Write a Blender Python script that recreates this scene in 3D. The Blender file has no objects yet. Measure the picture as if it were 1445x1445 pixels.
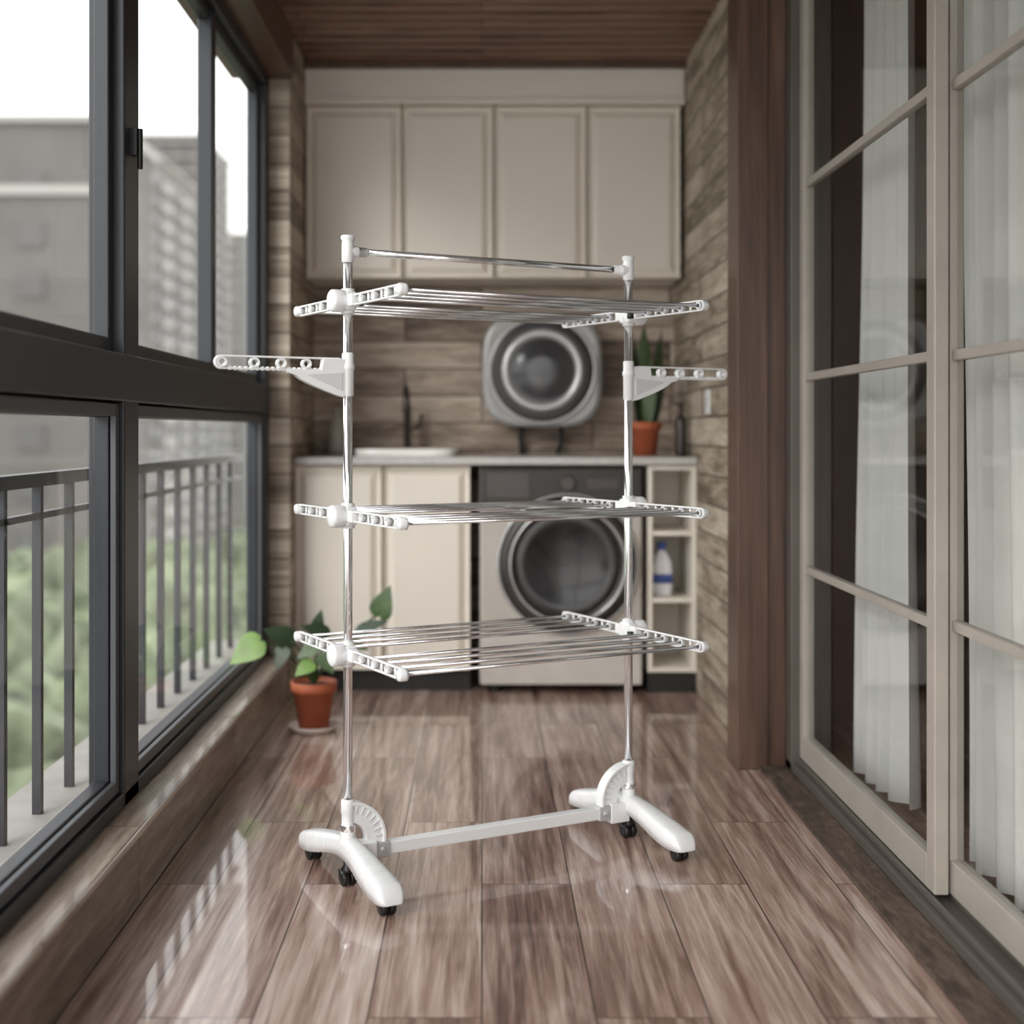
import bpy, bmesh, math, random
from mathutils import Vector, Matrix
random.seed(7)
scene = bpy.context.scene
try:
    scene.view_settings.view_transform = 'Standard'
    scene.view_settings.look = 'None'
except Exception: pass
F = 1905.0
EYE = 1.0

# ---------------------------------------------------------------- materials
def srgb(r, g, b):
    def c(v):
        v /= 255.0
        return v/12.92 if v <= 0.04045 else ((v+0.055)/1.055)**2.4
    return (c(r), c(g), c(b), 1)

def mat_new(name):
    m = bpy.data.materials.new(name); m.use_nodes = True
    nt = m.node_tree
    return m, nt, nt.nodes['Principled BSDF']

def simple(name, col, rough=0.5, metal=0.0, coat=0.0, noise=0.04, nscale=8.0, bump=0.0, trans=0.0, sheen=0.0, ior=1.5):
    m, nt, b = mat_new(name)
    tc = nt.nodes.new('ShaderNodeTexCoord')
    n = nt.nodes.new('ShaderNodeTexNoise'); n.inputs['Scale'].default_value = nscale; n.inputs['Detail'].default_value = 4
    nt.links.new(tc.outputs['Object'], n.inputs['Vector'])
    r = nt.nodes.new('ShaderNodeValToRGB')
    r.color_ramp.elements[0].position = 0.3; r.color_ramp.elements[1].position = 0.7
    r.color_ramp.elements[0].color = tuple(max(0, c*(1-noise*2)) for c in col[:3])+(1,)
    r.color_ramp.elements[1].color = tuple(min(1, c*(1+noise)) for c in col[:3])+(1,)
    nt.links.new(n.outputs['Fac'], r.inputs['Fac'])
    nt.links.new(r.outputs['Color'], b.inputs['Base Color'])
    b.inputs['Roughness'].default_value = rough
    b.inputs['Metallic'].default_value = metal
    b.inputs['Coat Weight'].default_value = coat
    b.inputs['IOR'].default_value = ior
    if trans: b.inputs['Transmission Weight'].default_value = trans
    if bump:
        bp = nt.nodes.new('ShaderNodeBump'); bp.inputs['Strength'].default_value = bump; bp.inputs['Distance'].default_value = 0.01
        nt.links.new(n.outputs['Fac'], bp.inputs['Height']); nt.links.new(bp.outputs['Normal'], b.inputs['Normal'])
    return m

def plank(name, L, R, plen, rowh, cols, rough=0.5, coat=0.0, seam=(0.02, 0.015, 0.012, 1), sl=2.0, sr=45.0, var=0.35, mort=0.0018, bump=0.3):
    m, nt, b = mat_new(name)
    N = nt.nodes; K = nt.links.new
    tc = N.new('ShaderNodeTexCoord'); sp = N.new('ShaderNodeSeparateXYZ'); K(tc.outputs['Object'], sp.inputs[0])
    cb = N.new('ShaderNodeCombineXYZ'); K(sp.outputs[L], cb.inputs[0]); K(sp.outputs[R], cb.inputs[1])
    br = N.new('ShaderNodeTexBrick'); K(cb.outputs[0], br.inputs['Vector'])
    br.inputs['Scale'].default_value = 1; br.inputs['Brick Width'].default_value = plen; br.inputs['Row Height'].default_value = rowh
    br.inputs['Mortar Size'].default_value = mort; br.inputs['Mortar Smooth'].default_value = 0.1
    br.inputs['Color1'].default_value = (0, 0, 0, 1); br.inputs['Color2'].default_value = (1, 1, 1, 1); br.inputs['Mortar'].default_value = (0.5, 0.5, 0.5, 1)
    br.offset = 0.41; br.offset_frequency = 2
    def mul(o, v):
        n = N.new('ShaderNodeMath'); n.operation = 'MULTIPLY'; K(o, n.inputs[0]); n.inputs[1].default_value = v; return n.outputs[0]
    def add(o, p):
        n = N.new('ShaderNodeMath'); n.operation = 'ADD'; K(o, n.inputs[0])
        if isinstance(p, float): n.inputs[1].default_value = p
        else: K(p, n.inputs[1])
        return n.outputs[0]
    rnd = N.new('ShaderNodeSeparateColor'); K(br.outputs['Color'], rnd.inputs[0])
    rv = rnd.outputs[0]
    def nz(a, c, detail, dist, off):
        cc = N.new('ShaderNodeCombineXYZ'); K(mul(sp.outputs[L], a), cc.inputs[0]); K(mul(sp.outputs[R], c), cc.inputs[1]); K(add(mul(rv, 30.0), off), cc.inputs[2])
        n = N.new('ShaderNodeTexNoise'); n.inputs['Scale'].default_value = 1; n.inputs['Detail'].default_value = detail; n.inputs['Roughness'].default_value = 0.62
        n.inputs['Distortion'].default_value = dist
        K(cc.outputs[0], n.inputs['Vector']); return n.outputs['Fac']
    n1 = nz(sl, sr, 5, 0.5, 0.0); n2 = nz(sl*0.6, sr*0.25, 3, 0.9, 11.0); n3 = nz(sl*4, sr*4, 3, 0.2, 5.0)
    v = add(add(mul(n1, 0.85), mul(n2, 0.6)), mul(n3, 0.30))
    v = add(v, mul(add(rv, -0.5), var*0.5))
    v = add(v, -0.375)
    rp = N.new('ShaderNodeValToRGB'); els = rp.color_ramp.elements
    while len(els) < len(cols): els.new(0.5)
    for i, (p, c) in enumerate(cols):
        els[i].position = p; els[i].color = c
    K(v, rp.inputs['Fac'])
    mx = N.new('ShaderNodeMix'); mx.data_type = 'RGBA'
    K(br.outputs['Fac'], mx.inputs['Factor']); K(rp.outputs['Color'], mx.inputs[6]); mx.inputs[7].default_value = seam
    K(mx.outputs[2], b.inputs['Base Color'])
    ro = N.new('ShaderNodeMath'); ro.operation = 'MULTIPLY_ADD'; K(n1, ro.inputs[0]); ro.inputs[1].default_value = 0.25; ro.inputs[2].default_value = rough-0.12
    K(ro.outputs[0], b.inputs['Roughness'])
    b.inputs['Coat Weight'].default_value = coat; b.inputs['Coat Roughness'].default_value = 0.035
    h = add(mul(n1, 0.25), mul(br.outputs['Fac'], -1.0))
    bp = N.new('ShaderNodeBump'); bp.inputs['Strength'].default_value = bump; bp.inputs['Distance'].default_value = 0.003
    K(h, bp.inputs['Height']); K(bp.outputs['Normal'], b.inputs['Normal'])
    return m

def glass(name, tint=(0.93, 0.95, 0.95, 1), refl=1.0):
    m = bpy.data.materials.new(name); m.use_nodes = True; nt = m.node_tree; N = nt.nodes
    for n in list(N): N.remove(n)
    o = N.new('ShaderNodeOutputMaterial'); t = N.new('ShaderNodeBsdfTransparent'); t.inputs[0].default_value = tint
    g = N.new('ShaderNodeBsdfGlossy'); g.inputs['Roughness'].default_value = 0.03
    f = N.new('ShaderNodeFresnel')
    ge = N.new('ShaderNodeNewGeometry'); io = N.new('ShaderNodeMath'); io.operation = 'MULTIPLY_ADD'
    io.inputs[1].default_value = 1/1.45-1.45; io.inputs[2].default_value = 1.45
    nt.links.new(ge.outputs['Backfacing'], io.inputs[0]); nt.links.new(io.outputs[0], f.inputs[0])
    mm = N.new('ShaderNodeMath'); mm.operation = 'MULTIPLY'; mm.inputs[1].default_value = refl; mm.use_clamp = True
    x = N.new('ShaderNodeMixShader')
    nt.links.new(f.outputs[0], mm.inputs[0]); nt.links.new(mm.outputs[0], x.inputs[0])
    nt.links.new(t.outputs[0], x.inputs[1]); nt.links.new(g.outputs[0], x.inputs[2]); nt.links.new(x.outputs[0], o.inputs[0])
    return m

M = {}
M['floor'] = plank('floor_wood', 1, 0, 1.15, 0.195,
    [(0.20, srgb(82, 58, 50)), (0.38, srgb(132, 103, 91)), (0.52, srgb(170, 142, 129)), (0.64, srgb(196, 173, 161)), (0.8, srgb(220, 204, 194))],
    rough=0.36, coat=0.7, sl=2.0, sr=48, var=0.34, seam=srgb(74, 55, 47))
M['plankY'] = plank('wall_planks_side', 1, 2, 0.9, 0.105,
    [(0.22, srgb(98, 86, 73)), (0.40, srgb(148, 134, 117)), (0.56, srgb(184, 171, 154)), (0.75, srgb(210, 199, 183))],
    rough=0.6, sl=4, sr=30, var=0.55, bump=0.8, mort=0.003, seam=srgb(60, 50, 42))
M['plankX'] = plank('wall_planks_back', 0, 2, 0.8, 0.115,
    [(0.22, srgb(90, 76, 66)), (0.40, srgb(138, 121, 107)), (0.56, srgb(172, 156, 141)), (0.75, srgb(200, 186, 171))],
    rough=0.6, sl=3.5, sr=28, var=0.8, bump=0.8, mort=0.003, seam=srgb(54, 44, 37))
M['ledge'] = plank('ledge_planks', 1, 0, 1.1, 0.24,
    [(0.22, srgb(96, 80, 68)), (0.42, srgb(142, 124, 108)), (0.58, srgb(174, 158, 142)), (0.8, srgb(198, 184, 170))],
    rough=0.45, coat=0.2, sl=3, sr=40, var=0.4)
M['ledge_face'] = plank('ledge_face_planks', 1, 2, 1.1, 0.16,
    [(0.22, srgb(88, 72, 61)), (0.42, srgb(128, 110, 96)), (0.58, srgb(158, 141, 126)), (0.8, srgb(186, 172, 158))],
    rough=0.45, coat=0.2, sl=3, sr=40, var=0.5)
M['ceil'] = plank('ceiling_slat_wood', 0, 1, 1.6, 0.095,
    [(0.22, srgb(88, 62, 50)), (0.5, srgb(132, 98, 80)), (0.8, srgb(160, 126, 105))], rough=0.5, sl=2, sr=30, var=0.3)
M['brown'] = plank('door_jamb_wood', 2, 0, 4.0, 0.5,
    [(0.22, srgb(62, 44, 35)), (0.5, srgb(90, 66, 53)), (0.8, srgb(114, 88, 72))], rough=0.45, sl=2, sr=60, var=0.1, coat=0.1)
M['white_cab'] = simple('cabinet_paint', srgb(228, 221, 210), 0.4, noise=0.015, nscale=3)
M['counter'] = simple('countertop_stone', srgb(190, 187, 184), 0.3, noise=0.06, nscale=40)
M['black'] = simple('black_plastic', srgb(22, 22, 23), 0.4)
M['kick'] = simple('toe_kick_black', srgb(30, 28, 27), 0.5)
M['alu'] = simple('window_aluminium_dark', srgb(44, 46, 51), 0.4, metal=0.2)
M['alu2'] = simple('door_aluminium_grey', srgb(172, 164, 155), 0.4, metal=0.1)
M['alu3'] = simple('door_aluminium_dark', srgb(96, 90, 85), 0.4, metal=0.2)
M['chrome'] = simple('chrome', (0.94, 0.94, 0.95, 1), 0.10, metal=0.86, noise=0.01)
M['steel'] = simple('steel_rod', (0.86, 0.86, 0.87, 1), 0.17, metal=0.88, noise=0.01)
M['plastic'] = simple('white_plastic', srgb(240, 241, 242), 0.3, noise=0.003, coat=0.2)
M['plastic2'] = simple('light_grey_plastic', srgb(216, 217, 219), 0.35, noise=0.01)
M['whitebar'] = simple('painted_white_steel', srgb(236, 237, 238), 0.25, noise=0.005, coat=0.3)
M['washer'] = simple('washer_body', srgb(186, 179, 171), 0.4, noise=0.03)
M['washer_dark'] = simple('washer_dark_panel', srgb(44, 39, 37), 0.35)
M['dglass'] = simple('dark_door_glass', srgb(26, 25, 26), 0.15, coat=0.2)
M['silver'] = simple('silver_ring', srgb(190, 190, 190), 0.25, metal=0.7)
M['terra'] = simple('terracotta', srgb(178, 94, 62), 0.6, noise=0.08, nscale=20)
M['terra2'] = simple('saucer', srgb(200, 186, 176), 0.5)
M['soil'] = simple('soil', srgb(48, 36, 28), 0.9, noise=0.3, nscale=60, bump=0.6)
M['leaf'] = simple('leaf_green', srgb(74, 96, 58), 0.4, noise=0.2, nscale=20)
M['leafb'] = simple('leaf_bright', srgb(112, 144, 68), 0.4, noise=0.15, nscale=20)
M['leafd'] = simple('leaf_dark', srgb(52, 68, 46), 0.4, noise=0.2, nscale=20)
M['curtain'] = simple('curtain_fabric', srgb(232, 232, 230), 0.8, noise=0.03)
M['tree'] = simple('foliage', srgb(106, 114, 90), 0.9, noise=0.4, nscale=1.5)
M['bark'] = simple('bark', srgb(80, 66, 54), 0.9)
M['bld'] = simple('facade_beige', srgb(104, 100, 95), 0.9, noise=0.05, nscale=0.3)
M['bld2'] = simple('facade_brown', srgb(94, 91, 88), 0.9, noise=0.06, nscale=0.3)
M['bldw'] = simple('facade_trim', srgb(158, 156, 152), 0.9)
M['bwin'] = simple('facade_windows', srgb(46, 49, 54), 0.3)
M['bwin2'] = simple('facade_windows_pale', srgb(80, 79, 79), 0.6)
M['ground'] = simple('lawn', srgb(110, 116, 96), 0.9, noise=0.2, nscale=0.2)
M['room'] = simple('inner_room_paint', srgb(104, 90, 79), 0.8)
M['outer'] = simple('balcony_concrete', srgb(142, 140, 134), 0.8, noise=0.08)
M['strip'] = plank('threshold_wood', 1, 0, 1.3, 0.3, [(0.25, srgb(44, 34, 28)), (0.5, srgb(80, 66, 56)), (0.8, srgb(116, 100, 88))], rough=0.7, sl=12, sr=60, var=0.2)
M['glass'] = glass('window_glass', (0.90, 0.92, 0.92, 1), 0.5)
M['dglass2'] = glass('door_glass', (0.84, 0.85, 0.84, 1), 1.0)
M['blue'] = simple('label_blue', srgb(60, 84, 150), 0.4)
M['bottle'] = simple('bottle_white', srgb(225, 226, 230), 0.3)
M['porc'] = simple('porcelain', srgb(236, 234, 230), 0.15, coat=0.5)

# ---------------------------------------------------------------- mesh helpers
def empty(name, loc=(0, 0, 0), rotz=0.0):
    e = bpy.data.objects.new(name, None); scene.collection.objects.link(e)
    e.location = loc; e.rotation_euler = (0, 0, rotz); e.empty_display_size = 0.1
    return e

def mk(name, bm, mat, parent=None, smooth=False, bevel=0.0):
    bmesh.ops.recalc_face_normals(bm, faces=bm.faces)
    me = bpy.data.meshes.new(name); bm.to_mesh(me); bm.free()
    if isinstance(mat, str): mat = M[mat]
    if isinstance(mat, list):
        for a in mat: me.materials.append(M[a])
    else: me.materials.append(mat)
    o = bpy.data.objects.new(name, me); scene.collection.objects.link(o)
    if smooth:
        for p in me.polygons: p.use_smooth = True
    if bevel:
        b = o.modifiers.new('bevel', 'BEVEL'); b.width = bevel; b.segments = 3; b.limit_method = 'ANGLE'
    if smooth or bevel:
        try:
            with bpy.context.temp_override(object=o, selected_objects=[o], active_object=o, selected_editable_objects=[o]):
                bpy.ops.object.shade_auto_smooth(angle=math.radians(35))
        except Exception: pass
    if parent: o.parent = parent
    return o

def abox(bm, a, b, mi=0):
    x0, x1 = sorted((a[0], b[0])); y0, y1 = sorted((a[1], b[1])); z0, z1 = sorted((a[2], b[2]))
    vs = [bm.verts.new(p) for p in [(x0,y0,z0),(x1,y0,z0),(x1,y1,z0),(x0,y1,z0),(x0,y0,z1),(x1,y0,z1),(x1,y1,z1),(x0,y1,z1)]]
    fs = []
    for f in [(0,3,2,1),(4,5,6,7),(0,1,5,4),(1,2,6,5),(2,3,7,6),(3,0,4,7)]:
        fc = bm.faces.new([vs[i] for i in f]); fc.material_index = mi; fs.append(fc)
    return fs

def box(name, a, b, mat, parent=None, bevel=0.0):
    bm = bmesh.new(); abox(bm, a, b); return mk(name, bm, mat, parent, bevel=bevel)

def basis(axis):
    w = Vector(axis).normalized()
    t = Vector((0, 0, 1)) if abs(w.z) < 0.9 else Vector((1, 0, 0))
    u = t.cross(w).normalized(); v = w.cross(u)
    return u, v, w

def alathe(bm, c, axis, prof, n=32, mi=0, a0=0.0, a1=2*math.pi):
    u, v, w = basis(axis); c = Vector(c); rings = []
    full = abs(a1-a0-2*math.pi) < 1e-6
    k = n if full else n+1
    for r, h in prof:
        if r < 1e-6: rings.append([bm.verts.new(c+w*h)])
        else: rings.append([bm.verts.new(c+w*h+(u*math.cos(a0+(a1-a0)*i/n)+v*math.sin(a0+(a1-a0)*i/n))*r) for i in range(k)])
    for A, B in zip(rings[:-1], rings[1:]):
        m_ = n
        for i in range(m_):
            j = (i+1) % k if full else i+1
            vs = []
            if len(A) == 1 and len(B) == 1: continue
            if len(A) == 1: vs = [A[0], B[j], B[i]]
            elif len(B) == 1: vs = [A[i], A[j], B[0]]
            else: vs = [A[i], A[j], B[j], B[i]]
            try:
                f = bm.faces.new(vs); f.material_index = mi
            except Exception: pass

def acyl(bm, p0, p1, r, n=20, mi=0, r1=None):
    p0 = Vector(p0); p1 = Vector(p1); L = (p1-p0).length
    if r1 is None: r1 = r
    alathe(bm, p0, p1-p0, [(0, 0), (r, 0), (r1, L), (0, L)], n, mi)

def aring(bm, c, axis, R, r, n=40, m=10, mi=0):
    pr = [(R+r*math.cos(2*math.pi*i/m), r*math.sin(2*math.pi*i/m)) for i in range(m+1)]
    alathe(bm, c, axis, pr, n, mi)

def atube(bm, pts, r, n=10, mi=0, r1=None):
    pts = [Vector(p) for p in pts]; rings = []
    for i, p in enumerate(pts):
        d = (pts[min(i+1, len(pts)-1)]-pts[max(i-1, 0)]).normalized()
        u, v, w = basis(d)
        rr = r if r1 is None else r+(r1-r)*i/(len(pts)-1)
        rings.append([bm.verts.new(p+(u*math.cos(2*math.pi*k/n)+v*math.sin(2*math.pi*k/n))*rr) for k in range(n)])
    for A, B in zip(rings[:-1], rings[1:]):
        for k in range(n):
            f = bm.faces.new([A[k], A[(k+1) % n], B[(k+1) % n], B[k]]); f.material_index = mi
    for R_ in (rings[0], rings[-1]):
        f = bm.faces.new(R_); f.material_index = mi

def aprism(bm, pts, off, mi=0):
    A = [bm.verts.new(Vector(p)) for p in pts]; B = [bm.verts.new(Vector(p)+Vector(off)) for p in pts]
    n = len(pts)
    for i in range(n):
        f = bm.faces.new([A[i], A[(i+1) % n], B[(i+1) % n], B[i]]); f.material_index = mi
    f = bm.faces.new(A); f.material_index = mi
    f = bm.faces.new(B); f.material_index = mi

def aframe(bm, outer, inner, off, mi=0):
    off = Vector(off)
    a = [bm.verts.new(Vector(p)) for p in outer]; b = [bm.verts.new(Vector(p)) for p in inner]
    c = [bm.verts.new(Vector(p)+off) for p in outer]; d = [bm.verts.new(Vector(p)+off) for p in inner]
    n = len(a)
    for i in range(n):
        j = (i+1) % n
        for q in ([a[i], a[j], b[j], b[i]], [c[i], d[i], d[j], c[j]], [a[i], c[i], c[j], a[j]], [b[i], b[j], d[j], d[i]]):
            f = bm.faces.new(q); f.material_index = mi

def stadium(p0, p1, up, r, n=10):
    p0 = Vector(p0); p1 = Vector(p1); d = (p1-p0).normalized(); up = Vector(up)
    pts = []
    for i in range(n+1):
        a = -math.pi/2+math.pi*i/n
        pts.append(p1+d*math.cos(a)*r+up*math.sin(a)*r)
    for i in range(n+1):
        a = math.pi/2+math.pi*i/n
        pts.append(p0+d*math.cos(a)*r+up*math.sin(a)*r)
    return pts

def frame_rect(bm, plane, c0, c1, a0, a1, b0, b1, w, mi=0, wt=None, wb=None):
    wt = wt or w; wb = wb or w
    abox(bm, (c0, a0, b0), (c1, a0+w, b1), mi); abox(bm, (c0, a1-w, b0), (c1, a1, b1), mi)
    abox(bm, (c0, a0+w, b0), (c1, a1-w, b0+wb), mi); abox(bm, (c0, a0+w, b1-wt), (c1, a1-w, b1), mi)

def pane(bm, x, y0, y1, z0, z1):
    bm.faces.new([bm.verts.new(p) for p in ((x, y0, z0), (x, y1, z0), (x, y1, z1), (x, y0, z1))])

# ---------------------------------------------------------------- room shell
Y0 = -0.8
box('floor', (-0.72, Y0, -0.05), (0.82, 5.85, 0.0), 'floor')
box('wall_back', (-0.80, 5.75, 0.0), (0.95, 5.9, 2.5), 'plankX')
box('wall_right', (0.82, 4.15, 0.0), (0.97, 5.75, 2.5), 'plankY')
box('wall_left', (-0.862, 5.02, 0.0), (-0.715, 5.75, 2.5), 'plankY')
e = empty('wall_left_curb')
box('curb_face', (-0.93, Y0, -0.05), (-0.722, 5.02, 0.15), 'ledge_face', e)
box('curb_ledge', (-0.93, Y0, 0.15), (-0.714, 5.02, 0.165), 'ledge', e, bevel=0.004)
box('trim_1', (-0.93, Y0, 2.31), (-0.70, 5.02, 2.5), 'brown')
e = empty('ceiling')
box('ceiling_board', (-0.95, Y0, 2.5), (1.05, 5.9, 2.56), 'kick', e)
bm = bmesh.new(); y = Y0
while y < 5.70:
    abox(bm, (-0.70, y, 2.480), (0.82, y+0.052, 2.4995)); y += 0.095
mk('ceiling_slats', bm, 'ceil', e)
box('trim_2', (-0.714, 5.40, 2.455), (0.82, 5.44, 2.4775), 'brown')

# ---------------------------------------------------------------- left windows
e = empty('window_1')
bm = bmesh.new()
abox(bm, (-0.86, Y0, 1.065), (-0.785, 5.0, 1.17))
abox(bm, (-0.87, 2.985, 0.166), (-0.79, 3.11, 2.31))
abox(bm, (-0.86, 4.93, 0.166), (-0.79, 5.018, 2.31))
abox(bm, (-0.86, Y0, 2.265), (-0.79, 5.0, 2.309))
abox(bm, (-0.87, Y0, 0.166), (-0.79, 5.0, 0.20))
abox(bm, (-0.87, 0.95, 0.166), (-0.79, 1.05, 2.31))
for (a, b) in ((1.05, 2.985), (3.11, 4.93)):
    mid = 4.06 if a > 2 else 2.0
    frame_rect(bm, 'X', -0.85, -0.815, a, b, 1.17, 2.265, 0.035)
    abox(bm, (-0.85, mid-0.03, 1.2), (-0.805, mid+0.03, 2.26))
    frame_rect(bm, 'X', -0.85, -0.815, a, b, 0.20, 1.065, 0.035)
mk('window_frame', bm, 'alu', e, bevel=0.004)
bm = bmesh.new()
for (a, b) in ((Y0, 0.95), (1.06, 2.97), (3.12, 4.92)):
    pane(bm, -0.832, a, b, 1.175, 2.26); pane(bm, -0.832, a, b, 0.205, 1.06)
mk('window_glass_panes', bm, 'glass', e)
bm = bmesh.new()
frame_rect(bm, 'X', -0.813, -0.800, 3.115, 4.925, 0.203, 1.06, 0.028)
frame_rect(bm, 'X', -0.813, -0.800, 1.06, 2.98, 0.203, 1.06, 0.028)
mk('inner_sash', bm, simple('sash_grey', srgb(80, 82, 86), 0.4, metal=0.3), e, bevel=0.002)
bm = bmesh.new()
abox(bm, (-0.79, 3.03, 1.62), (-0.775, 3.055, 1.68)); acyl(bm, (-0.77, 3.042, 1.68), (-0.77, 3.042, 1.59), 0.006)
mk('window_handle', bm, 'black', e)

e = empty('balcony_railing')
bm = bmesh.new()
abox(bm, (-1.03, Y0, 0.875), (-0.99, 5.6, 0.905)); abox(bm, (-1.02, Y0, 0.80), (-1.0, 5.6, 0.815))
y = Y0+0.1
while y < 5.6:
    abox(bm, (-1.02, y, 0.12), (-1.0, y+0.02, 0.88)); y += 0.235
mk('railing_bars', bm, 'alu', e)
box('railing_kerb', (-1.12, Y0, 0.0), (-0.94, 5.6, 0.13), 'outer', e)

# ---------------------------------------------------------------- outdoors
box('ground', (-400, -60, -31), (-1.5, 600, -30), 'ground')
def building(name, x0, x1, y0, y1, z1, mat, fl=3.0, bands=True, win='bwin'):
    e = empty(name); box('block', (x0, y0, -30), (x1, y1, z1), mat, e)
    bm = bmesh.new(); bw = bmesh.new()
    z = -28
    while z < z1-3:
        y = y0+1.5
        while y < y1-2:
            abox(bm, (x1, y, z+0.7), (x1+0.12, y+2.4, z+2.6)); y += 4.6
        x = x0+1.5
        while x < x1-2:
            abox(bm, (x, y0-0.12, z+0.9), (x+1.6, y0, z+2.4)); x += 3.4
        if bands:
            y = y0+4
            while y < y1-4:
                abox(bw, (x1, y, z), (x1+1.3, y+6.0, z+1.1)); y += 13
            abox(bw, (x0, y0-0.5, z+2.7), (x1+0.3, y0, z+2.95))
        z += fl
    if not bands: abox(bw, (x0-0.2, y0-0.3, 15.0), (x1+0.2, y0, 15.5))
    abox(bw, (x0-0.4, y0-0.4, z1), (x1+0.4, y1+0.4, z1+0.4))
    mk('windows', bm, win, e); mk('balconies', bw, 'bldw', e)
building('apartment_building', -75, -50, 190, 240, 43, 'bld')
building('apartment_building', -29, -22.5, 80, 92, 19.3, 'bld2', bands=False, win='bwin2')
building('apartment_building', -72, -56, 270, 300, 60, 'bld2')
building('apartment_building', -110, -42, 170, 182, 6, 'bld')
building('apartment_building', -64, -54, 310, 380, 46, 'bldw')
e = empty('garden_trees')
bm = bmesh.new(); tb = bmesh.new()
for i in range(130):
    y = random.uniform(10, 72); x = -y*random.uniform(0.14, 0.45)-1.5
    r = random.uniform(1.6, 3.2); zt = -2.5-y*0.035+random.uniform(-2, 1.0)
    m4 = Matrix.Translation((x, y, zt-r)) @ Matrix.Diagonal((r, r, r*random.uniform(0.8, 1.3), 1))
    ret = bmesh.ops.create_icosphere(bm, subdivisions=3, radius=1.0, matrix=m4)
    c = Vector((x, y, zt-r))
    for v in ret['verts']:
        v.co = c+(v.co-c)*random.uniform(0.72, 1.2)
    acyl(tb, (x, y, -30), (x, y, zt-r), 0.3, 8)
mk('canopies', bm, 'tree', e); mk('trunks', tb, 'bark', e)

# ---------------------------------------------------------------- right: jamb + sliding doors
e = empty('trim_3')
box('jamb_post', (0.755, 3.985, 0.0), (0.845, 4.15, 2.478), 'brown', e, bevel=0.003)
box('jamb_cover', (0.845, 3.998, 0.0), (0.8995, 4.15, 2.478), 'brown', e, bevel=0.002)
box('threshold_strip', (0.82, Y0, -0.05), (0.8995, 3.9845, 0.012), 'strip')
box('trim_4', (0.82, Y0, 2.36), (1.0, 3.984, 2.478), 'brown')
e = empty('door_1')
bm = bmesh.new()
abox(bm, (0.90, Y0, -0.05), (1.02, 4.0, 0.035)); abox(bm, (0.915, Y0, 0.035), (0.925, 4.0, 0.05)); abox(bm, (0.965, Y0, 0.035), (0.975, 4.0, 0.05))
abox(bm, (0.90, 3.93, 0.0), (1.02, 4.149, 2.36)); abox(bm, (0.90, Y0, 2.3), (1.02, 3.93, 2.36))
mk('door_track_frame', bm, 'alu3', e, bevel=0.003)
bm = bmesh.new(); bg = bmesh.new()
for (a, b, x) in ((2.76, 3.93, 0.925), (1.55, 2.82, 0.96), (0.3, 1.6, 0.925), (Y0, 0.35, 0.96)):
    frame_rect(bm, 'X', x, x+0.03, a, b, 0.05, 2.3, 0.05, wb=0.07)
    for z in (0.60, 1.155, 1.71):
        abox(bm, (x+0.004, a+0.05, z-0.011), (x+0.026, b-0.05, z+0.011))
    pane(bg, x+0.015, a+0.04, b-0.04, 0.1, 2.27)
mk('door_sashes', bm, 'alu2', e, bevel=0.003); mk('door_panes', bg, 'dglass2', e)

def curtain(name, y0, y1, x, z0=0.04, z1=2.4, amp=0.035, per=0.11):
    bm = bmesh.new(); n = 160; k = 14; rows = []
    for j in range(k+1):
        t = j/k; z = z0+(z1-z0)*t; row = []
        for i in range(n+1):
            y = y0+(y1-y0)*i/n
            a = amp*(0.7+0.3*(1-t))
            row.append(bm.verts.new((x+a*math.sin(2*math.pi*y/per+1.3*math.sin(y*7))+0.012*math.sin(y*61+t*2), y+0.01*math.sin(t*6+y*20), z)))
        rows.append(row)
    for A, B in zip(rows[:-1], rows[1:]):
        for i in range(n): bm.faces.new([A[i], A[i+1], B[i+1], B[i]])
    return mk(name, bm, 'curtain', None, smooth=True)
curtain('curtain', 3.42, 3.86, 1.09)
curtain('curtain', 2.45, 3.02, 1.10)
box('curtain_rail', (1.06, Y0, 2.41), (1.14, 4.1, 2.44), 'alu2')
box('floor_inner_room', (1.02, Y0, -0.05), (3.6, 4.6, 0.0), 'floor')
box('wall_inner_room_far', (1.0, 4.6, 0.0), (3.6, 4.7, 2.5), 'room')
box('wall_inner_room_side', (3.6, Y0, 0.0), (3.7, 4.7, 2.5), 'room')
box('wall_inner_room_near', (1.0, Y0-0.1, 0.0), (3.6, Y0, 2.5), 'room')
box('ceiling_inner_room', (1.05, Y0, 2.5), (3.7, 4.7, 2.56), 'room')
e = empty('wall_socket')
box('plate', (0.812, 4.84, 1.06), (0.82, 4.93, 1.15), 'plastic', e, bevel=0.003)
bm = bmesh.new()
for dz in (0.0, 0.02): abox(bm, (0.811, 4.875, 1.09+dz), (0.8125, 4.878, 1.10+dz)); abox(bm, (0.811, 4.892, 1.09+dz), (0.8125, 4.895, 1.10+dz))
mk('slots', bm, 'black', e)

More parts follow.
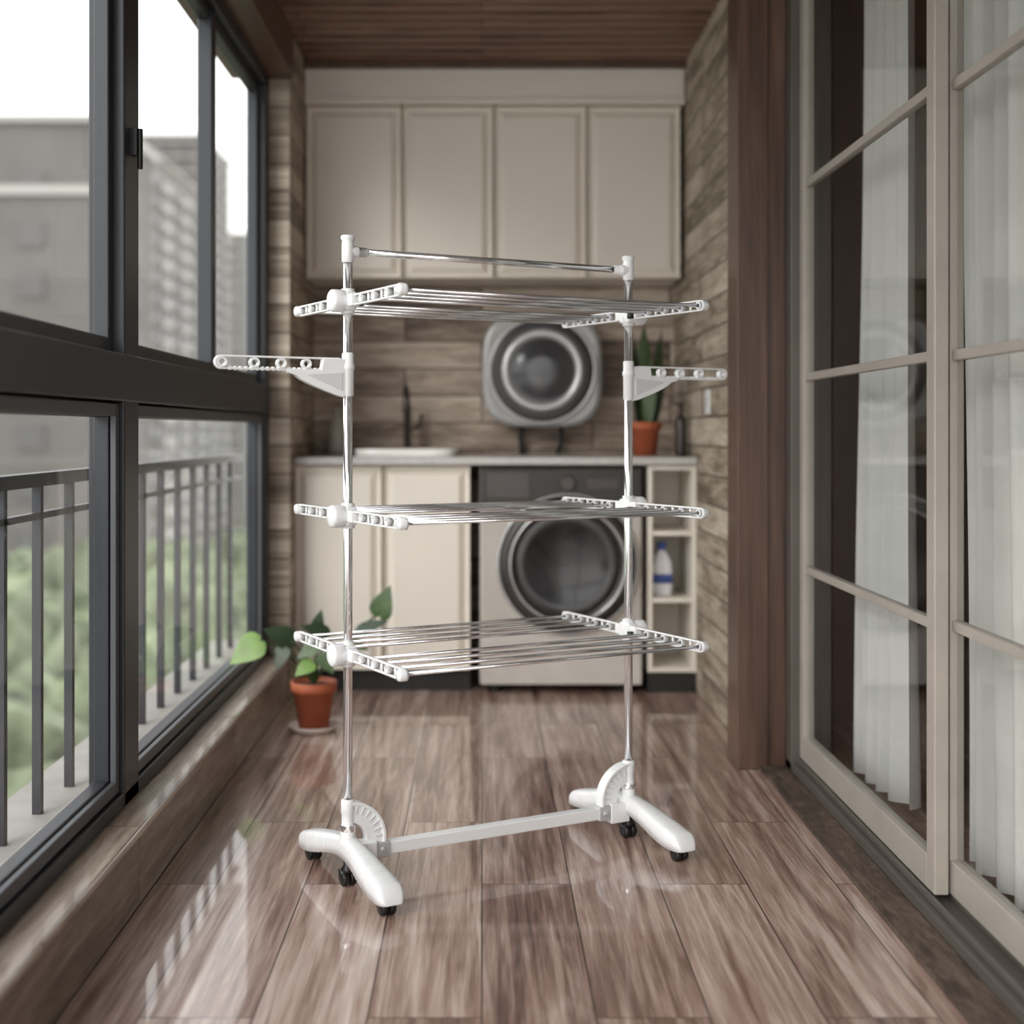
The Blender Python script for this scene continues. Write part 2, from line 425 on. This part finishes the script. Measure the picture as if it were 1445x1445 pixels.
# ---------------------------------------------------------------- cabinets
def door(name, x0, x1, z0, z1, y, parent, st=0.06):
    bm = bmesh.new(); fs = abox(bm, (x0, y, z0), (x1, y+0.026, z1)); f = fs[2]
    bmesh.ops.inset_region(bm, faces=[f], thickness=st, depth=0.0)
    bmesh.ops.inset_region(bm, faces=[f], thickness=0.010, depth=-0.022)
    bmesh.ops.inset_region(bm, faces=[f], thickness=0.012, depth=0.0)
    bmesh.ops.inset_region(bm, faces=[f], thickness=0.036, depth=0.020)
    return mk(name, bm, 'white_cab', parent, bevel=0.0015)
e = empty('wall_cabinet')
yu = 5.43
box('carcass', (-0.71, yu+0.027, 1.615), (0.80, 5.75, 2.30), 'white_cab', e)
box('cornice', (-0.712, yu-0.005, 2.325), (0.815, 5.75, 2.455), 'white_cab', e, bevel=0.003)
box('cornice_lip', (-0.712, yu-0.02, 2.31), (0.815, 5.75, 2.335), 'white_cab', e, bevel=0.004)
xs = [-0.708, -0.322, 0.045, 0.420, 0.80]
for i in range(4):
    door('door_%d' % (i+1), xs[i]+0.003, xs[i+1]-0.003, 1.615, 2.305, yu, e, 0.05)
e = empty('base_cabinet')
box('carcass', (-0.714, 5.172, 0.09), (-0.045, 5.74, 0.868), 'white_cab', e)
box('toe_kick', (-0.714, 5.2, 0.0), (-0.045, 5.7, 0.09), 'kick', e)
door('door_1', -0.712, -0.384, 0.09, 0.865, 5.145, e, 0.055)
door('door_2', -0.378, -0.047, 0.09, 0.865, 5.145, e, 0.055)
box('countertop', (-0.714, 5.12, 0.87), (0.819, 5.745, 0.90), 'counter', None, bevel=0.006)
e = empty('open_shelf_unit')
bm = bmesh.new(); sx0, sx1, sy0, sy1 = 0.632, 0.818, 5.14, 5.5
abox(bm, (sx0, sy0, 0.08), (sx0+0.018, sy1, 0.868)); abox(bm, (sx1-0.018, sy0, 0.08), (sx1, sy1, 0.868)); abox(bm, (sx0, sy1-0.01, 0.08), (sx1, sy1, 0.868))
for z in (0.08, 0.345, 0.60, 0.85): abox(bm, (sx0+0.018, sy0+0.003, z), (sx1-0.018, sy1-0.01, z+0.018))
mk('shelves', bm, 'white_cab', e, bevel=0.002)
box('toe_kick', (sx0, 5.16, 0.0), (sx1, 5.5, 0.08), 'kick', e)
e = empty('detergent_bottle'); bm = bmesh.new(); bl = bmesh.new()
cx, cy, cz = 0.695, 5.22, 0.3632
def supring(bm, z, a, b, n=28, ex=3.0):
    r = []
    for i in range(n):
        t = 2*math.pi*i/n; c, s = math.cos(t), math.sin(t)
        r.append(bm.verts.new((cx+a*math.copysign(abs(c)**(2/ex), c), cy+b*math.copysign(abs(s)**(2/ex), s), z)))
    return r
def skinr(bm, rs, cap=True):
    for A, B in zip(rs[:-1], rs[1:]):
        n = len(A)
        for i in range(n): bm.faces.new([A[i], A[(i+1) % n], B[(i+1) % n], B[i]])
    if cap: bm.faces.new(rs[0]); bm.faces.new(rs[-1])
skinr(bm, [supring(bm, cz+z, a, b) for z, a, b in ((0, .036, .022), (.01, .04, .026), (.08, .042, .028), (.12, .040, .026), (.155, .028, .02), (.17, .016, .014), (.18, .015, .014))])
mk('body', bm, 'bottle', e, smooth=True)
acyl(bl, (cx, cy, cz+.178), (cx, cy, cz+.208), 0.018, 20)
skinr(bl, [supring(bl, cz+z, .0425, .0285) for z in (.05, .085)])
mk('cap_label', bl, 'blue', e, smooth=True)

# ---------------------------------------------------------------- washing machine
e = empty('washing_machine')
wx0, wx1, wy = -0.008, 0.612, 5.13
box('body', (wx0, wy+0.012, 0.03), (wx1, 5.70, 0.862), 'washer', e, bevel=0.012)
box('control_panel', (wx0+0.002, wy, 0.70), (wx1-0.002, wy+0.04, 0.860), 'washer_dark', e, bevel=0.008)
box('front_panel', (wx0+0.004, wy+0.002, 0.04), (wx1-0.004, wy+0.03, 0.692), 'washer', e, bevel=0.008)
box('kick_plate', (wx0+0.004, wy-0.004, 0.035), (wx1-0.004, wy+0.01, 0.22), simple('kick_plate_light', srgb(196, 190, 184), 0.6, bump=0.4, nscale=12), e, bevel=0.008)
bm = bmesh.new()
for x in (wx0+0.06, wx1-0.06):
    for y in (5.2, 5.62): acyl(bm, (x, y, 0), (x, y, 0.04), 0.025)
mk('feet', bm, 'black', e)
dc = (0.325, wy+0.002, 0.495)
bm = bmesh.new(); alathe(bm, dc, (0, -1, 0), [(0.262, 0), (0.262, 0.02), (0.25, 0.034), (0.225, 0.038), (0.20, 0.032), (0.195, 0.02)], 64)
mk('door_ring', bm, 'washer_dark', e, smooth=True)
bm = bmesh.new(); aring(bm, (dc[0], dc[1]-0.036, dc[2]), (0, 1, 0), 0.218, 0.005, 64); aring(bm, (dc[0], dc[1]-0.014, dc[2]), (0, 1, 0), 0.264, 0.006, 64)
mk('door_trim', bm, 'silver', e, smooth=True)
bm = bmesh.new(); alathe(bm, dc, (0, -1, 0), [(0.205, 0.024), (0.19, 0.03), (0.15, 0.02), (0.08, 0.012), (0, 0.010)], 64)
mk('door_glass', bm, 'dglass', e, smooth=True)
bm = bmesh.new(); alathe(bm, (0.325, wy, 0.80), (0, -1, 0), [(0.032, 0), (0.030, 0.016), (0.026, 0.02), (0, 0.02)], 40)
abox(bm, (0.40, wy-0.002, 0.78), (0.52, wy, 0.82)); abox(bm, (0.02, wy-0.003, 0.745), (0.18, wy, 0.84))
abox(bm, (0.56, dc[1]-0.036, 0.46), (0.58, dc[1]-0.02, 0.52))
mk('dial_and_drawer', bm, simple('dial', srgb(70, 64, 62), 0.3, metal=0.3), e, bevel=0.001)

# wall-mounted mini washer
e = empty('wall_mounted_mini_washer')
mc = Vector((0.25, 5.60, 1.25))
def superell(bm, y, a, ex=3.6, n=72):
    r = []
    for i in range(n):
        t = 2*math.pi*i/n; c, s = math.cos(t), math.sin(t)
        r.append(bm.verts.new((mc.x+a*math.copysign(abs(c)**(2/ex), c), y, mc.z+a*0.94*math.copysign(abs(s)**(2/ex), s))))
    return r
bm = bmesh.new(); skinr(bm, [superell(bm, 5.745, 0.225), superell(bm, 5.63, 0.25), superell(bm, 5.60, 0.25), superell(bm, 5.59, 0.243), superell(bm, 5.588, 0.225), superell(bm, 5.592, 0.21)])
mk('housing', bm, simple('mini_washer_silver', srgb(160, 159, 158), 0.35, metal=0.2), e, smooth=True)
bm = bmesh.new(); alathe(bm, (mc.x, 5.59, mc.z), (0, -1, 0), [(0.218, 0), (0.216, 0.010), (0.205, 0.014), (0.16, 0.014), (0.15, 0.012), (0.0, 0.012)], 64)
mk('door_ring', bm, simple('mini_door_dark', srgb(44, 42, 41), 0.35), e, smooth=True)
bm = bmesh.new(); alathe(bm, (mc.x, 5.575, mc.z), (0, -1, 0), [(0.170, 0.0), (0.168, 0.012), (0.155, 0.018), (0.140, 0.012), (0.135, 0.0)], 64)
aring(bm, (mc.x, 5.578, mc.z), (0, 1, 0), 0.217, 0.006, 64)
mk('chrome_ring', bm, simple('mini_ring_silver', srgb(196, 196, 198), 0.3, metal=0.4), e, smooth=True)
bm = bmesh.new(); alathe(bm, (mc.x, 5.575, mc.z), (0, -1, 0), [(0.135, 0.002), (0.112, 0.003), (0.10, 0.009), (0.05, 0.012), (0, 0.013)], 48)
mk('door_glass', bm, simple('mini_drum_glass', srgb(60, 60, 62), 0.2, coat=0.3), e, smooth=True)
bm = bmesh.new(); atube(bm, [(0.17, 5.70, 1.04), (0.165, 5.71, 0.97), (0.17, 5.72, 0.93), (0.17, 5.72, 0.90)], 0.012); atube(bm, [(0.33, 5.70, 1.04), (0.34, 5.71, 0.96), (0.32, 5.72, 0.90)], 0.009)
mk('hoses', bm, 'black', e, smooth=True)

# sink + faucet
e = empty('kitchen_sink')
bm = bmesh.new()
def rr(z, a, b, ex=5.0, n=48, c=(-0.30, 5.40)):
    r = []
    for i in range(n):
        t = 2*math.pi*i/n; cc, s = math.cos(t), math.sin(t)
        r.append(bm.verts.new((c[0]+a*math.copysign(abs(cc)**(2/ex), cc), c[1]+b*math.copysign(abs(s)**(2/ex), s), z)))
    return r
skinr(bm, [rr(0.9005, 0.20, 0.15), rr(0.925, 0.205, 0.155), rr(0.93, 0.20, 0.15), rr(0.925, 0.185, 0.135), rr(0.902, 0.17, 0.12)], cap=False)
bm.faces.new(rr(0.902, 0.17, 0.12))
mk('basin', bm, 'porc', e, smooth=True)
e = empty('faucet')
bm = bmesh.new(); fx, fy = -0.31, 5.62
alathe(bm, (fx, fy, 0.9), (0, 0, 1), [(0, 0), (0.03, 0), (0.028, 0.012), (0.016, 0.02), (0.016, 0.20), (0, 0.205)], 24)
pts = [(fx, fy, 1.09)]+[(fx, fy-0.08+0.08*math.cos(a), 1.10+0.08*math.sin(a)) for a in [math.pi*k/10 for k in range(11)]]+[(fx, fy-0.16, 1.07)]
atube(bm, pts, 0.011, 12)
acyl(bm, (fx, fy, 1.0), (fx+0.05, fy, 1.02), 0.008); acyl(bm, (fx+0.05, fy, 1.015), (fx+0.06, fy, 1.07), 0.006)
mk('tap_body', bm, simple('faucet_dark', srgb(74, 68, 64), 0.3, metal=0.5), e, smooth=True)
bm = bmesh.new(); alathe(bm, (0.782, 5.30, 0.9), (0, 0, 1), [(0, 0), (0.022, 0), (0.024, 0.01), (0.024, 0.13), (0.020, 0.15), (0.009, 0.165), (0.009, 0.19), (0.012, 0.192), (0.012, 0.205), (0, 0.206)], 28)
abox(bm, (0.752, 5.294, 1.103), (0.787, 5.306, 1.112))
mk('soap_dispenser', bm, simple('dispenser_brown', srgb(52, 42, 38), 0.3), None, smooth=True)
bm = bmesh.new(); alathe(bm, (-0.60, 5.62, 0.9), (0, 0, 1), [(0, 0), (0.035, 0), (0.038, 0.01), (0.038, 0.12), (0.015, 0.16), (0.013, 0.20), (0, 0.201)], 28)
mk('lotion_bottle', bm, 'washer', None, smooth=True)

# ---------------------------------------------------------------- plants
def pot(parent, c, rt, rb, h, saucer=0.0, mat='terra'):
    x, y, z = c
    zb = z+(0.012 if saucer else 0)
    bm = bmesh.new()
    alathe(bm, (x, y, zb), (0, 0, 1), [(0, 0), (rb, 0), (rb+(rt-rb)*0.78, h*0.78), (rt*1.0, h*0.78), (rt*1.06, h*0.80), (rt*1.08, h), (rt*0.98, h), (rt*0.93, h*0.9), (0, h*0.9)], 40)
    mk('pot', bm, mat, parent, smooth=True)
    bm = bmesh.new(); alathe(bm, (x, y, zb), (0, 0, 1), [(rt*0.93, h*0.9), (rt*0.5, h*0.94), (0, h*0.95)], 32); mk('soil', bm, 'soil', parent, smooth=True)
    if saucer:
        bm = bmesh.new(); alathe(bm, (x, y, z), (0, 0, 1), [(0, 0), (saucer*0.8, 0), (saucer, 0.022), (saucer*0.95, 0.024), (saucer*0.78, 0.011), (0, 0.011)], 40); mk('saucer', bm, 'terra2', parent, smooth=True)
def heart(bm, base, tip, nrm, w, mi=0):
    base = Vector(base); tip = Vector(tip); d = tip-base; L = d.length; d.normalize()
    nrm = Vector(nrm); s = d.cross(nrm).normalized(); nn = s.cross(d).normalized()
    prof = [(-0.10, 0.30), (-0.06, 0.62), (0.05, 0.92), (0.2, 1.0), (0.4, 0.88), (0.6, 0.64), (0.8, 0.34), (0.93, 0.12), (1.0, 0.0)]
    C = []; A = []; B = []; E1 = []; E2 = []
    for t, k in prof:
        tt = max(t, 0.0); bend = -0.18*L*tt*tt
        C.append(bm.verts.new(base+d*(L*max(t, 0.0))+nn*bend))
        for lst, sg, fr in ((A, 1, 0.5), (B, -1, 0.5), (E1, 1, 1.0), (E2, -1, 1.0)):
            lst.append(bm.verts.new(base+d*(L*t)+s*(sg*w*0.5*k*fr)+nn*(bend+0.10*w*k*fr-0.07*w*fr*fr*k)))
    for i in range(len(prof)-1):
        for P, Q in ((C, A), (A, E1), (B, C), (E2, B)):
            f = bm.faces.new([P[i], P[i+1], Q[i+1], Q[i]]); f.material_index = mi
def P(px, py, d): return Vector(((px-680)/F*d, d, EYE-(py-608)/F*d))

e = empty('potted_pothos')
pc = (-0.56, 4.50, 0.0); pot(e, pc, 0.072, 0.05, 0.155, saucer=0.087)
bm = bmesh.new(); bs = bmesh.new()
root = Vector((-0.56, 4.5, 0.155))
leaves = [
 ((366, 905), (322, 935), 4.40, 0.10, 1), ((412, 905), (374, 885), 4.45, 0.085, 2), ((452, 905), (418, 928), 4.42, 0.06, 0),
 ((462, 898), (428, 880), 4.5, 0.07, 2), ((470, 925), (500, 935), 4.42, 0.05, 0), ((535, 868), (548, 828), 4.52, 0.085, 0),
 ((505, 893), (545, 872), 4.48, 0.06, 2), ((440, 935), (415, 952), 4.40, 0.06, 1), ((455, 925), (470, 950), 4.38, 0.055, 0),
 ((400, 915), (388, 945), 4.42, 0.06, 2), ((490, 905), (520, 915), 4.50, 0.05, 0), ((447, 890), (452, 862), 4.55, 0.05, 2)]
for b_, t_, d, w, mi in leaves:
    bb = P(b_[0], b_[1], d); tt = P(t_[0], t_[1], d-0.03)
    heart(bm, bb, tt, (random.uniform(-.3, .3), -0.75, 0.65), w, mi)
    mid = (root+bb)/2+Vector((0, 0, 0.03+0.3*max(0, (bb-root).length-0.1)*0.6))
    pts = []
    for k in range(9):
        t = k/8; pts.append(root*(1-t)**2+mid*2*t*(1-t)+bb*t*t)
    atube(bs, pts, 0.0035, 6)
mk('leaves', bm, ['leaf', 'leafb', 'leafd'], e, smooth=True); mk('stems', bs, 'leaf', e, smooth=True)

e = empty('potted_snake_plant')
sc = (0.655, 5.42, 0.90); pot(e, sc, 0.062, 0.045, 0.135)
bm = bmesh.new()
for i, (lx, ly, top, w, tw) in enumerate([(-0.03, 0, 0.50, 0.06, 0.3), (0.0, 0.02, 0.55, 0.065, -0.4), (0.025, -0.01, 0.46, 0.06, 0.8), (0.045, 0.01, 0.52, 0.065, 0.1), (-0.05, -0.02, 0.34, 0.05, 1.0), (0.01, -0.03, 0.38, 0.06, -0.8), (0.06, 0.0, 0.37, 0.055, 0.5)]):
    n = 14; A = []; B = []; C = []
    for k in range(n+1):
        t = k/n; z = sc[2]+0.12+(top-0.12)*t; x = sc[0]+lx*0.5+lx*1.1*t; y = sc[1]+ly+ly*t
        ww = w*(0.45+0.55*math.sin(math.pi*min(t*0.9+0.12, 1)))*(1 if t < 0.75 else max(0.02, (1-t)/0.25))
        ang = tw+t*0.9; dx, dy = math.cos(ang)*ww/2, math.sin(ang)*ww/2
        A.append(bm.verts.new((x-dx, y-dy, z))); B.append(bm.verts.new((x+dx, y+dy, z))); C.append(bm.verts.new((x+dy*0.3, y-dx*0.3, z)))
    for k in range(n):
        for U, V in ((A, C), (C, B)):
            f = bm.faces.new([U[k], U[k+1], V[k+1], V[k]]); f.material_index = (i % 2)
mk('leaves', bm, ['leafd', 'leaf'], e, smooth=True)

# ================================================================ clothes drying rack
HW = 0.3725
ang = math.atan2(0.4739, 0.8806)
rack = empty('clothes_drying_rack', (0.033, 3.1485, 0.0), ang)
PZ = [0.509, 0.813, 1.285]
bm = bmesh.new()
for s in (-1, 1): acyl(bm, (s*HW, 0, 0.10), (s*HW, 0, 1.41), 0.0102, 32)
mk('poles', bm, 'chrome', rack, smooth=True)
bm = bmesh.new(); acyl(bm, (-HW+0.03, 0, 1.395), (HW-0.03, 0, 1.395), 0.0080, 24)
mk('top_rail', bm, 'chrome', rack, smooth=True)
bm = bmesh.new()
for s in (-1, 1):
    x = s*HW
    alathe(bm, (x, 0, 0), (0, 0, 1), [(0, 1.43), (0.014, 1.430), (0.0155, 1.427), (0.0155, 1.422), (0.0125, 1.419), (0.0125, 1.414), (0.0135, 1.412), (0.0135, 1.372), (0.0103, 1.370)], 32)
    alathe(bm, (x, 0, 1.395), (-s, 0, 0), [(0.0125, 0.0), (0.0125, 0.022), (0.0115, 0.025), (0.0105, 0.025), (0.0105, 0.045), (0.0085, 0.047)], 28)
    alathe(bm, (x, 0, 0), (0, 0, 1), [(0.0103, 0.190), (0.0145, 0.188), (0.0155, 0.184), (0.0155, 0.160), (0.0140, 0.158), (0.0140, 0.135), (0.0165, 0.132), (0.0165, 0.112), (0.020, 0.100), (0.021, 0.07)], 32)
    alathe(bm, (x, 0, 0), (0, 0, 1), [(0.0103, 1.172), (0.0130, 1.170), (0.0130, 1.148), (0.0150, 1.146), (0.0150, 1.136), (0.0130, 1.134), (0.0130, 1.078), (0.0103, 1.076)], 32)
mk('caps_and_sleeves', bm, 'plastic', rack, smooth=True)
bm = bmesh.new()
for s in (-1, 1): alathe(bm, (s*HW, 0, 0), (0, 0, 1), [(0.0167, 0.134), (0.0172, 0.132), (0.0172, 0.122), (0.0167, 0.120)], 32)
mk('socket_rings', bm, 'chrome', rack, smooth=True)

bp = bmesh.new(); br_ = bmesh.new(); bk = bmesh.new(); bh = bmesh.new()
holes = [0.082, 0.150, 0.218, 0.286]
for z in PZ:
    for s in (-1, 1):
        x = s*HW
        for q in (-1, 1):
            p0 = Vector((x-0.005, q*0.036, z)); p1 = Vector((x-0.005, q*0.292, z))
            aframe(bp, stadium(p0, p1, (0, 0, 1), 0.0125), stadium(p0, p1, (0, 0, 1), 0.0088), (0.010, 0, 0))
            for h in holes:
                alathe(bp, (x-0.0065, q*h, z), (1, 0, 0), [(0.0088, 0), (0.0088, 0.013), (0.0050, 0.013), (0.0050, 0), (0.0088, 0)], 20)
            for h in (0.116, 0.184, 0.252):
                abox(bp, (x-0.003, q*h-0.0022, z-0.009), (x+0.003, q*h+0.0022, z+0.009))
        for q in (-1, 1):
            alathe(bp, (x, q*0.292, z), (s, 0, 0), [(0.0125, -0.002), (0.0125, 0.010), (0.0105, 0.014), (0, 0.0145)], 24)
        alathe(bp, (x, 0, z), (0, 0, 1), [(0.0103, -0.028), (0.0150, -0.027), (0.0150, 0.027), (0.0103, 0.028)], 28)
        abox(bh, (x-0.012, -0.044, z-0.014), (x+0.012, 0.044, z+0.014))
        abox(bh, (x-0.014, -0.022, z-0.020), (x+0.014, 0.022, z+0.020))
        alathe(bp, (x, -0.002, z), (s, 0, 0), [(0.022, 0.010), (0.0250, 0.013), (0.0250, 0.036), (0.024, 0.040), (0.020, 0.043), (0.010, 0.0445), (0, 0.045)], 40)
        alathe(bk, (x, -0.002, z), (s, 0, 0), [(0.0225, 0.006), (0.0228, 0.0105)], 36)
        abox(bk, (x-s*0.022, -0.040, z-0.012), (x-s*0.012, -0.026, z+0.002))
    for q in (-1, 1):
        for h in holes:
            acyl(br_, (-HW-0.002, q*h, z), (HW+0.002, q*h, z), 0.0040, 14)
mk('tier_arms', bp, 'plastic', rack, smooth=True); mk('rods', br_, 'steel', rack, smooth=True)
mk('hub_blocks', bh, 'plastic', rack, bevel=0.005)
mk('hub_clips', bk, 'black', rack, smooth=True)

bm = bmesh.new()
for s in (-1, 1):
    x0 = s*(HW+0.012); x1 = s*(HW+0.288); z = 1.145
    p0 = Vector((x0+s*0.012, -0.006, z)); p1 = Vector((x1, -0.006, z))
    aframe(bm, stadium(p0, p1, (0, 0, 1), 0.0150), stadium(p0, p1, (0, 0, 1), 0.0108), (0, 0.012, 0))
    for h in (0.045, 0.098, 0.155, 0.215, 0.287):
        alathe(bm, (s*(HW+h), -0.008, z), (0, 1, 0), [(0.0108, 0), (0.0108, 0.016), (0.0065, 0.016), (0.0065, 0), (0.0108, 0)], 24)
    k = 0.05
    while k < 0.27:
        abox(bm, (s*(HW+k), -0.006, z-0.0165), (s*(HW+k+0.006), 0.006, z-0.008)); k += 0.012
    xa = s*(HW+0.010)
    pts = [(xa, -0.009, 1.158), (xa+s*0.05, -0.009, 1.158), (xa+s*0.055, -0.009, z-0.013), (xa+s*0.135, -0.009, z-0.013), (xa+s*0.132, -0.009, z-0.020)]
    for i in range(9):
        t = i/8; pts.append((xa+s*(0.115*(1-t)+0.012*t), -0.009, z-0.024-(0.045)*(t**0.75)))
    pts.append((xa, -0.009, 1.074))
    aprism(bm, pts, (0, 0.018, 0))
mk('side_wings', bm, 'plastic', rack, bevel=0.0012)
bm = bmesh.new()
for s in (-1, 1):
    xa = s*(HW+0.016)
    pts = [(xa, -0.0105, 1.128), (xa+s*0.085, -0.0105, 1.122), (xa+s*0.012, -0.0105, 1.092), (xa, -0.0105, 1.088)]
    aprism(bm, pts, (0, 0.021, 0))
mk('wing_insets', bm, 'plastic2', rack, bevel=0.001)

box('crossbar', (-HW+0.065, -0.014, 0.057), (HW-0.065, 0.014, 0.085), 'whitebar', rack, bevel=0.003)
bm = bmesh.new()
for s in (-1, 1):
    abox(bm, (s*(HW-0.095), -0.017, 0.054), (s*(HW-0.06), 0.017, 0.088))
    alathe(bm, (s*(HW-0.078), -0.017, 0.072), (0, -1, 0), [(0.006, 0), (0.006, 0.003), (0, 0.004)], 16)
mk('crossbar_brackets', bm, simple('bracket_grey', srgb(196, 197, 199), 0.35, metal=0.3), rack, bevel=0.002)
bm = bmesh.new(); b2 = bmesh.new()
for s in (-1, 1):
    c = Vector((s*HW, 0, 0.098)); out = []; inn = []; o2 = []; i2 = []
    for i in range(25):
        a = math.radians(-8+98*i/24); d = Vector((-s*math.cos(a), 0, math.sin(a)))
        out.append(c+d*0.083); inn.append(c+d*0.040); o2.append(c+d*0.087); i2.append(c+d*0.080)
    aprism(bm, [p+Vector((0, -0.010, 0)) for p in out+inn[::-1]], (0, 0.020, 0))
    aprism(bm, [p+Vector((0, -0.015, 0)) for p in o2+i2[::-1]], (0, 0.030, 0))
    for k in range(7):
        a = math.radians(12*k+4); d = Vector((-s*math.cos(a), 0, math.sin(a))); t = Vector((math.sin(a), 0, s*math.cos(a)))*0.0012
        q = [c+d*0.062+t, c+d*0.080+t, c+d*0.080-t, c+d*0.062-t]
        aprism(b2, [p+Vector((0, -0.0122, 0)) for p in q], (0, 0.0244, 0))
    abox(bm, (s*(HW-0.062), -0.020, 0.045), (s*(HW-0.01), 0.020, 0.092))
mk('hinge_fenders', bm, 'plastic', rack, bevel=0.0015); mk('fender_ribs', b2, 'plastic2', rack)

def smooth01(t): t = max(0, min(1, t)); return t*t*(3-2*t)
bm = bmesh.new()
for s in (-1, 1):
    n = 260; rings = []
    for i in range(n+1):
        t = -1+2*i/n; at = abs(t); y = t*0.243
        end = math.sqrt(max(0.0, 1-max(0, (at-0.88)/0.12)**2)) if at > 0.88 else 1.0
        end = max(end, 0.05)
        w = (0.021+0.010*smooth01((at-0.05)/0.75))*(0.5+0.5*end)
        zt = 0.108-0.046*at**1.3
        zb = 0.030+0.036*(1-smooth01(at/0.85))
        zt = zb+(zt-zb)*end
        if 0.28 < at < 0.80:
            g = (at-0.28)/0.52*9; fr = abs(g-round(g))
            if 0 < round(g) < 9 and fr < 0.16:
                zt -= 0.0022*(1-fr/0.16); w -= 0.0016*(1-fr/0.16)
        ring = []
        for (a_, b_) in [(-1, 0), (-1, .50), (-.975, .70), (-.90, .85), (-.74, .94), (-.35, .99), (0, 1.0), (.35, .99), (.74, .94), (.90, .85), (.975, .70), (1, .50), (1, 0)]:
            ring.append(bm.verts.new((s*HW+w*a_, y, zb+(zt-zb)*b_)))
        rings.append(ring)
    skinr(bm, rings)
mk('feet', bm, 'plastic', rack, smooth=True)
bm = bmesh.new()
for s in (-1, 1):
    for y in (-0.208, 0.0, 0.208):
        x = s*HW
        alathe(bm, (x, y, 0.028), (0, 0, 1), [(0, 0.0), (0.013, 0.0), (0.015, 0.004), (0.015, 0.010), (0.010, 0.016), (0.010, 0.04), (0, 0.04)] if abs(y) < 0.01 else [(0, 0.0), (0.014, 0.0), (0.016, 0.004), (0.016, 0.010), (0.010, 0.016), (0, 0.02)], 24)
        for q in (-1, 1):
            alathe(bm, (x+q*0.003, y, 0.0160), (q, 0, 0), [(0, 0), (0.015, 0), (0.016, 0.002), (0.016, 0.010), (0.014, 0.013), (0.006, 0.014), (0, 0.0145)], 28)
        abox(bm, (x-0.017, y-0.005, 0.014), (x+0.017, y+0.014, 0.034))
mk('casters', bm, 'black', rack, smooth=True)

# ---------------------------------------------------------------- light / world
w = bpy.data.worlds.new('overcast'); scene.world = w; w.use_nodes = True
nt = w.node_tree; bg = nt.nodes['Background']
tc = nt.nodes.new('ShaderNodeTexCoord'); sp = nt.nodes.new('ShaderNodeSeparateXYZ'); nt.links.new(tc.outputs['Generated'], sp.inputs[0])
rp = nt.nodes.new('ShaderNodeValToRGB'); rp.color_ramp.elements[0].position = 0.0; rp.color_ramp.elements[0].color = (0.90, 0.88, 0.86, 1)
rp.color_ramp.elements[1].position = 0.7; rp.color_ramp.elements[1].color = (0.96, 0.96, 0.98, 1)
nt.links.new(sp.outputs[2], rp.inputs[0]); nt.links.new(rp.outputs[0], bg.inputs[0]); bg.inputs[1].default_value = 3.0
sd = bpy.data.lights.new('sun', 'SUN'); sd.energy = 2.6; sd.angle = math.radians(35); sd.color = (1, 0.96, 0.91)
so = bpy.data.objects.new('sun', sd); scene.collection.objects.link(so); so.location = (-4, -4, 6)
so.rotation_euler = Vector((0.5, 0.75, -0.5)).to_track_quat('-Z', 'Y').to_euler()

# ---------------------------------------------------------------- camera
cd = bpy.data.cameras.new('camera'); cam = bpy.data.objects.new('camera', cd); scene.collection.objects.link(cam)
cam.location = (0, 0, EYE); cam.rotation_euler = (math.pi/2, 0, 0)
cd.sensor_width = 36; cd.lens = F/1445*36; cd.shift_x = (722.5-680)/1445; cd.shift_y = -(722.5-608)/1445
cd.clip_end = 1500; cd.clip_start = 0.05
cd.dof.use_dof = True; cd.dof.focus_distance = 3.02; cd.dof.aperture_fstop = 1.7
scene.camera = cam
